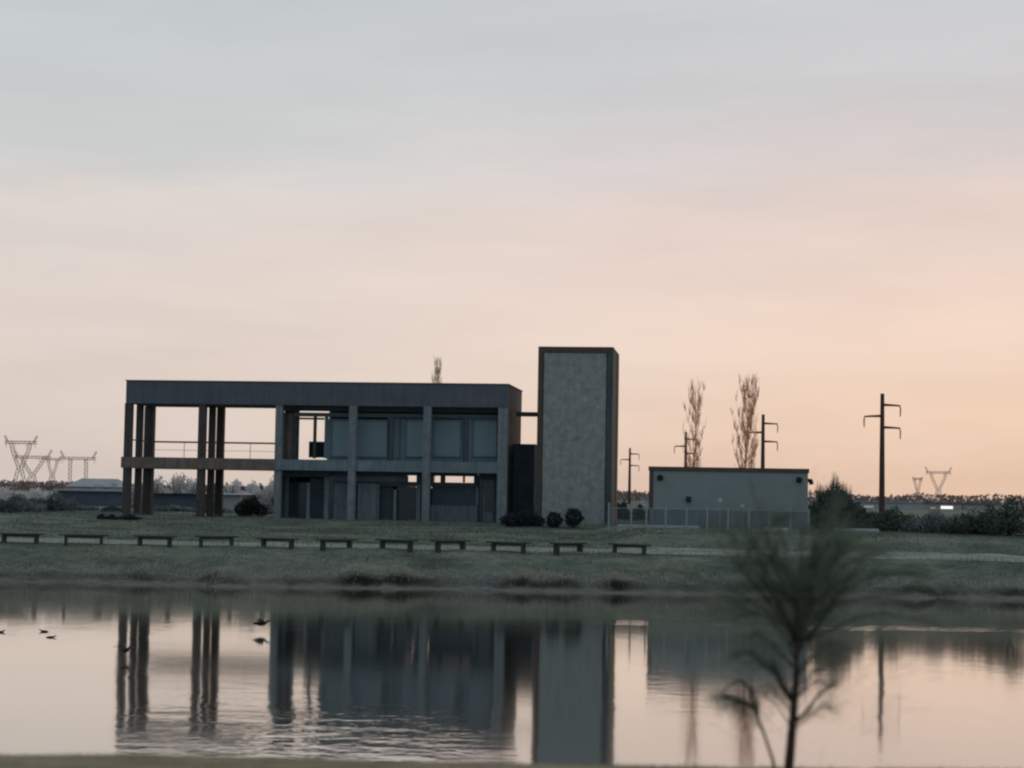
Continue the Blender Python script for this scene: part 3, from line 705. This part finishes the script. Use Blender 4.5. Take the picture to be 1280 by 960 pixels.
# ------------------------------------------------------------------ grasses (uncountable)
def blades(name, n, xr, yr, hr, w_, mt, label, seed, dens=None, lean=.35):
    rnd = random.Random(seed); b = MB(); k = 0; tries = 0
    while k < n and tries < n * 12:
        tries += 1
        x = rnd.uniform(*xr); Y = rnd.uniform(*yr)
        if dens and rnd.random() > dens(x, Y): continue
        z = ground_z(x, Y); h = rnd.uniform(*hr); a = rnd.uniform(0, 6.28); l = rnd.uniform(0, lean) * h
        dx, dy = math.cos(a), math.sin(a); wx = w_ * rnd.uniform(.6, 1.3)
        t = Vector((x + dx * l, Y + dy * l, z + h))
        b.add([(x - wx, Y, z - .01), (x + wx, Y, z - .01), t], [(0, 1, 2)]); k += 1
    tag(b.build(name, M[mt]), label, 'grass', kind='stuff')
def scarp(x, Y):
    d = Y + shift(x, Y) - 82.75
    on = max(.12 + .5 * max(0, noise.noise(Vector((x * .35, 14, 0)))), ledge(x))
    return math.exp(-(d / .35) ** 2) * min(1, on)
blades('dry_grass', 11000, (-26, 28), (81, 85), (.05, .2), .014, 'dry', 'pale dry grass tufts along the top of the shore edge', 1, scarp, .9)
blades('bank_grass', 42000, (-26, 28), (82.3, 98), (.04, .14), .012, 'bankgrass', 'short green grass on the far bank', 2, lambda x, Y: .12 if 86.2 < Y < 88.5 else max(.05, .5 + 1.3 * noise.noise(Vector((x * .4, Y * .8, 3)))), .8)
blades('meadow_grass', 16000, (-34, 36), (98, 118), (.06, .22), .016, 'leafgrey', 'longer meadow grass around the buildings', 3, lambda x, Y: .3 if -21 < x < 6 and Y > 99.5 else 1, .8)
blades('near_grass', 26000, (-4.2, 4.2), (9.6, 11.9), (.006, .022), .0022, 'neargrass', 'short olive brown grass on the near bank', 4, None, 1.2)

# ------------------------------------------------------------------ sapling on the near bank
SP = 10.4
rnd = random.Random(21)
b0 = at(985, 985, SP); gz = ground_z(b0.x, SP)
sap = empty('feathery_sapling', (b0.x, SP, gz), 0, 'young feathery tree with thin dark trunk standing on the near bank', 'tree')
O = Vector((b0.x, SP, gz))
def sp(x, y, dy=0.0): return at(x, y, SP + dy) - O
SC = SP / F
t = MB()
t.tube([sp(985, 1000), sp(986, 960), sp(989, 925), sp(992, 890), sp(995, 850), sp(996, 820), sp(1003, 803), sp(1014, 794, .02), sp(1024, 786, .05)], [k * SC for k in (6.6, 6.3, 5.8, 5.2, 4.0, 3.3, 2.7, 1.9, 1.1)], 8)
t.build('trunk', M['sapbark'], sap, True)
br = MB(); tips = []
def branch(pts, r0, r1):
    n = len(pts); br.tube(pts, [(r0 + (r1 - r0) * i / (n - 1)) * SC for i in range(n)], 5); tips.append(pts)
branch([sp(991, 878), sp(981, 866, -.05), sp(972, 848, -.1), sp(967, 828, -.12)], 3.2, 1.5)
branch([sp(995, 902), sp(1008, 889, .05), sp(1024, 868, .1), sp(1043, 856, .14)], 2.6, 1.0)
branch([sp(996, 815), sp(990, 790, -.05), sp(975, 760, -.1), sp(950, 715, -.2)], 2.6, .8)
branch([sp(996, 812), sp(998, 770), sp(1000, 720, .05), sp(1003, 660, .1)], 2.8, .8)
branch([sp(1010, 797), sp(1035, 765, .08), sp(1060, 725, .12), sp(1090, 680, .2)], 2.2, .7)
branch([sp(996, 830), sp(985, 800, .1), sp(968, 780, .2), sp(955, 762, .25)], 2.0, .7)
for k in range(16):                               # side shoots down the trunk
    y0 = rnd.uniform(835, 925); sg = rnd.choice((-1, 1)); ln = rnd.uniform(35, 75)
    branch([sp(992 - (y0 - 870) * .1, y0), sp(992 + sg * ln * .4, y0 - ln * .5, rnd.uniform(-.1, .1)), sp(992 + sg * ln * .75, y0 - ln * .75, rnd.uniform(-.2, .2)), sp(992 + sg * ln, y0 - ln * .7, rnd.uniform(-.25, .25))], .9, .25)
for k in range(34):                               # whippy forking branches spreading up and out
    a = rnd.uniform(-84, 82); ln = rnd.uniform(85, 162) * (1 + .28 * abs(a) / 80)
    x0 = 998 + rnd.uniform(-10, 16); y0 = 818 - rnd.uniform(0, 70)
    dep = rnd.uniform(-.5, .5); px_, py_ = x0, y0; pts = [sp(px_, py_)]; aa = a
    for q_ in range(5):
        aa += rnd.gauss(0, 9) + (4 if a > 0 else -4) * (q_ > 1)
        px_ += math.sin(R(aa)) * ln / 5; py_ -= math.cos(R(aa)) * ln / 5
        pts.append(sp(px_, py_, dep * (q_ + 1) / 5))
    branch(pts, 1.3, .3)
    for f_ in range(rnd.choice((1, 2, 3))):        # forks
        i0 = rnd.choice((2, 3, 4)); b_ = pts[i0]; d_ = (pts[i0 + 1] - pts[i0]).normalized()
        e_ = (d_ + Vector((rnd.gauss(0, .55), rnd.gauss(0, .4), rnd.gauss(-.05, .4)))).normalized() * rnd.uniform(.12, .28)
        branch([b_, b_ + e_ * .5 + Vector((0, 0, .01)), b_ + e_ + Vector((rnd.gauss(0, .02), 0, -.015))], .7, .2)
# bent side stem
st = [sp(972, 985), sp(966, 950), sp(956, 920), sp(947, 897, -.05), sp(942, 884, -.06), sp(930, 878, -.08), sp(914, 872, -.1), sp(900, 868, -.12)]
br.tube(st, [k * SC for k in (2.4, 2.2, 2, 2, 3, 3.2, 2.2, 1)], 6)
br.tube([sp(944, 886), sp(938, 862, -.05), sp(926, 850, -.08), sp(912, 856, -.1), sp(900, 870, -.12)], [k * SC for k in (2.6, 2.2, 1.8, 1.3, .7)], 5)
br.tube([sp(947, 893), sp(948, 876, .05), sp(941, 858, .08)], [k * SC for k in (2, 1.4, .6)], 5)
br.build('branches', M['sapbark'], sap, True)
nd = MB()
def needle(p_, d, ln, w_):
    d = d.normalized(); s = d.cross(Vector((rnd.gauss(0, 1), rnd.gauss(0, 1), rnd.gauss(0, 1)))).normalized() * w_
    mid = p_ + d * ln * .5 + Vector((0, 0, ln * .04)); e_ = p_ + d * ln + Vector((0, 0, -ln * .06))
    nd.add([p_ - s * .6, p_ + s * .6, mid + s, mid - s, e_], [(0, 1, 2, 3), (3, 2, 4)])
for bi, pts in enumerate(tips):
    n = 110 if bi < 2 else int(rnd.choice((30, 70, 120, 210)))
    for k in range(n):
        s = rnd.uniform(.12 if bi > 1 else .5, 1) * (len(pts) - 1); i = min(int(s), len(pts) - 2); f_ = s - i
        q = pts[i].lerp(pts[i + 1], f_); ax = (pts[i + 1] - pts[i]).normalized()
        d = ax * rnd.uniform(.5, 1.3) + Vector((rnd.gauss(0, .5), rnd.gauss(0, .5), rnd.gauss(0, .42)))
        needle(q, d, rnd.uniform(.06, .2), .0008)
cen = sp(998, 800)
for pts in tips[3:]:                                # dense heart of the crown
    for k in range(12):
        q = cen.lerp(pts[2], rnd.uniform(.1, .8)) + Vector((rnd.gauss(0, .03), rnd.gauss(0, .05), rnd.gauss(0, .03)))
        needle(q, (q - cen) + Vector((rnd.gauss(0, .07), rnd.gauss(0, .07), rnd.gauss(0, .07))), rnd.uniform(.06, .16), .0012)
for k in range(2600):                               # loose wisps hanging lower round the crown
    a = rnd.uniform(0, 6.28); q = sp(990 + rnd.gauss(0, 72), 775 + rnd.gauss(0, 58)) + Vector((0, rnd.gauss(0, .18), 0))
    needle(q, Vector((q.x - cen.x, rnd.gauss(0, .1), rnd.gauss(.12, .12))), rnd.uniform(.06, .18), .0008)
for k in range(520):                                # drooping tuft on the bent stem
    i = rnd.choice((3, 4, 5, 5, 6, 6, 7)); q = st[i] + Vector((rnd.gauss(0, .03), rnd.gauss(0, .03), rnd.gauss(0, .02)))
    needle(q, Vector((rnd.gauss(-.35, .5), rnd.gauss(0, .4), rnd.choice((-1, -.6, .3)) * rnd.uniform(.4, 1.1))), rnd.uniform(.05, .16), .0011)
nd.build('foliage', M['needle'], sap)

# ------------------------------------------------------------------ water birds
def bird(x, y, D, hb, size, label, flying=False, yaw=0.0):
    q = at(x, y, D); e = MB(); s = size
    sp_ = [(-.5, .12, .02), (-.42, .11, .05), (-.25, .10, .11), (0, .09, .15), (.2, .10, .13), (.32, .15, .07), (.38, .22, .05), (.44, .26, .065), (.5, .25, .05), (.56, .23, .02), (.66, .22, .012)]
    e.tube([(a * s, 0, b * s) for a, b, _ in sp_], [c * s for *_, c in sp_], 10)
    o_ = e
    if flying:
        for g_ in (-1, 1):
            e.add([(.18 * s, g_ * .08 * s, .17 * s), (-.14 * s, g_ * .08 * s, .16 * s), (-.2 * s, g_ * .42 * s, .32 * s), (.1 * s, g_ * .42 * s, .36 * s), (-.22 * s, g_ * .85 * s, .22 * s), (-.05 * s, g_ * .75 * s, .28 * s)],
                  [(0, 1, 2, 3), (3, 2, 4, 5)])
    b_ = e.build('flying_duck' if flying else 'duck', M['duck'], None, not flying)
    b_.location = (q.x, D, hb + WZ); b_.rotation_euler = (0, 0, yaw)
    tag(b_, label, 'bird', 'ducks on and over the pond')
bird(55, 789, 54.5, -.02, .3, 'dark duck on the left of the pond, upper one of a close pair', yaw=R(160))
bird(63.5, 795, 52.5, -.02, .27, 'dark duck on the left of the pond, lower one of a close pair', yaw=R(20))
bird(1, 790, 54, -.02, .3, 'dark duck at the left edge of the photo', yaw=R(60))
bird(157, 816, 46.4, .18, .42, 'dark duck flying low over the reflected left columns', True, R(70))
bird(326, 780, 56, .2, .5, 'dark duck flying low over the water left of the reflected wall', True, R(15))

# ------------------------------------------------------------------ sky and light
AZ = R(24)                                           # the set sun lies to the right of the view, behind the land
W = bpy.data.worlds.new('World'); scn.world = W; W.use_nodes = True; nt = W.node_tree; N = nt.nodes; L = nt.links
for n in list(N): N.remove(n)
out = N.new('ShaderNodeOutputWorld'); tc = N.new('ShaderNodeTexCoord'); nv = N.new('ShaderNodeVectorMath'); nv.operation = 'NORMALIZE'
L.new(tc.outputs['Generated'], nv.inputs[0]); sep = N.new('ShaderNodeSeparateXYZ'); L.new(nv.outputs[0], sep.inputs[0])
def nm(op, a, b=None, c=None, clamp=False):
    n = N.new('ShaderNodeMath'); n.operation = op; n.use_clamp = clamp
    for i, v in enumerate((a, b, c)):
        if v is None: continue
        if isinstance(v, (int, float)): n.inputs[i].default_value = v
        else: L.new(v, n.inputs[i])
    return n.outputs[0]
def wn(st, det=4, rough=.5):
    mp = N.new('ShaderNodeMapping'); mp.inputs['Scale'].default_value = st; L.new(nv.outputs[0], mp.inputs[0])
    n = N.new('ShaderNodeTexNoise'); n.inputs['Scale'].default_value = 1; n.inputs['Detail'].default_value = det; n.inputs['Roughness'].default_value = rough
    L.new(mp.outputs[0], n.inputs[0]); return n.outputs[0]
def srgb(c): return tuple(((k / 255 + .055) / 1.055) ** 2.4 for k in c) + (1,)
def wramp(src, els):
    r = N.new('ShaderNodeValToRGB'); r.color_ramp.interpolation = 'EASE'; e = r.color_ramp.elements
    while len(e) < len(els): e.new(.5)
    for k, (p_, c) in enumerate(els): e[k].position = p_; e[k].color = srgb(c)
    L.new(src, r.inputs[0]); return r.outputs[0]
z = sep.outputs[2]
wob = nm('MULTIPLY', nm('SUBTRACT', wn((3.6, 3.6, 17), 6, .6), .5), .075)
tilt = nm('MULTIPLY', sep.outputs[0], -.035)
zz = nm('ADD', nm('ADD', nm('ABSOLUTE', z), wob), tilt)
# elevation ramps (position = sine of elevation), away from and towards the sunset
left = wramp(zz, [(0.0, (209, 196, 188)), (.045, (219, 204, 195)), (.10, (222, 209, 201)), (.155, (217, 208, 202)), (.19, (201, 203, 203)), (.28, (193, 200, 203)), (.6, (178, 186, 194)), (1, (176, 186, 194))])
right = wramp(zz, [(0.0, (224, 191, 168)), (.035, (234, 204, 181)), (.075, (234, 209, 191)), (.13, (227, 207, 197)), (.175, (213, 204, 203)), (.215, (202, 201, 203)), (.29, (198, 202, 205)), (.6, (180, 187, 194)), (1, (176, 186, 194))])
az = nm('ADD', nm('MULTIPLY', sep.outputs[0], math.sin(AZ)), nm('MULTIPLY', sep.outputs[1], math.cos(AZ)))
lr = N.new('ShaderNodeMapRange'); lr.interpolation_type = 'SMOOTHSTEP'; lr.inputs[1].default_value = -.26; lr.inputs[2].default_value = .24
L.new(nm('ADD', sep.outputs[0], nm('MULTIPLY', nm('SUBTRACT', wn((4, 4, 9), 3), .5), .18)), lr.inputs[0])
mx = N.new('ShaderNodeMix'); mx.data_type = 'RGBA'; L.new(lr.outputs[0], mx.inputs[0]); L.new(left, mx.inputs[6]); L.new(right, mx.inputs[7])
# the eastern half of the sky, behind the viewer, is already dim and blue
back = wramp(nm('ABSOLUTE', z), [(0, (146, 163, 172)), (.3, (158, 172, 182)), (1, (176, 186, 194))])
br_ = N.new('ShaderNodeMapRange'); br_.interpolation_type = 'SMOOTHSTEP'; br_.inputs[1].default_value = -.25; br_.inputs[2].default_value = .72; L.new(az, br_.inputs[0])
mb = N.new('ShaderNodeMix'); mb.data_type = 'RGBA'; L.new(br_.outputs[0], mb.inputs[0]); L.new(back, mb.inputs[6]); L.new(mx.outputs[2], mb.inputs[7])
# faint soft cloud mottling
mo = N.new('ShaderNodeMapRange'); mo.inputs[1].default_value = .3; mo.inputs[2].default_value = .7; mo.inputs[3].default_value = .935; mo.inputs[4].default_value = 1.045
L.new(wn((4.5, 4.5, 26), 6, .55), mo.inputs[0])
mm = N.new('ShaderNodeMix'); mm.data_type = 'RGBA'; mm.blend_type = 'MULTIPLY'; mm.inputs[0].default_value = 1; L.new(mb.outputs[2], mm.inputs[6]); L.new(mo.outputs[0], mm.inputs[7])
bg = N.new('ShaderNodeBackground'); L.new(mm.outputs[2], bg.inputs[0]); bg.inputs[1].default_value = 1.04
sky = N.new('ShaderNodeTexSky'); sky.sky_type = 'NISHITA'; sky.sun_disc = False; sky.sun_elevation = R(2.0); sky.sun_rotation = AZ; sky.dust_density = 2
bg2 = N.new('ShaderNodeBackground'); L.new(sky.outputs[0], bg2.inputs[0]); bg2.inputs[1].default_value = .0008
ad = N.new('ShaderNodeAddShader'); L.new(bg.outputs[0], ad.inputs[0]); L.new(bg2.outputs[0], ad.inputs[1]); L.new(ad.outputs[0], out.inputs[0])
sl = bpy.data.lights.new('sun', 'SUN'); sl.energy = .2; sl.angle = R(12); sl.color = (1, .72, .5)
so = bpy.data.objects.new('sun', sl); COL.objects.link(so)
d = -Vector((math.sin(AZ) * math.cos(R(4)), math.cos(AZ) * math.cos(R(4)), math.sin(R(4))))
so.rotation_euler = d.to_track_quat('-Z', 'Y').to_euler()
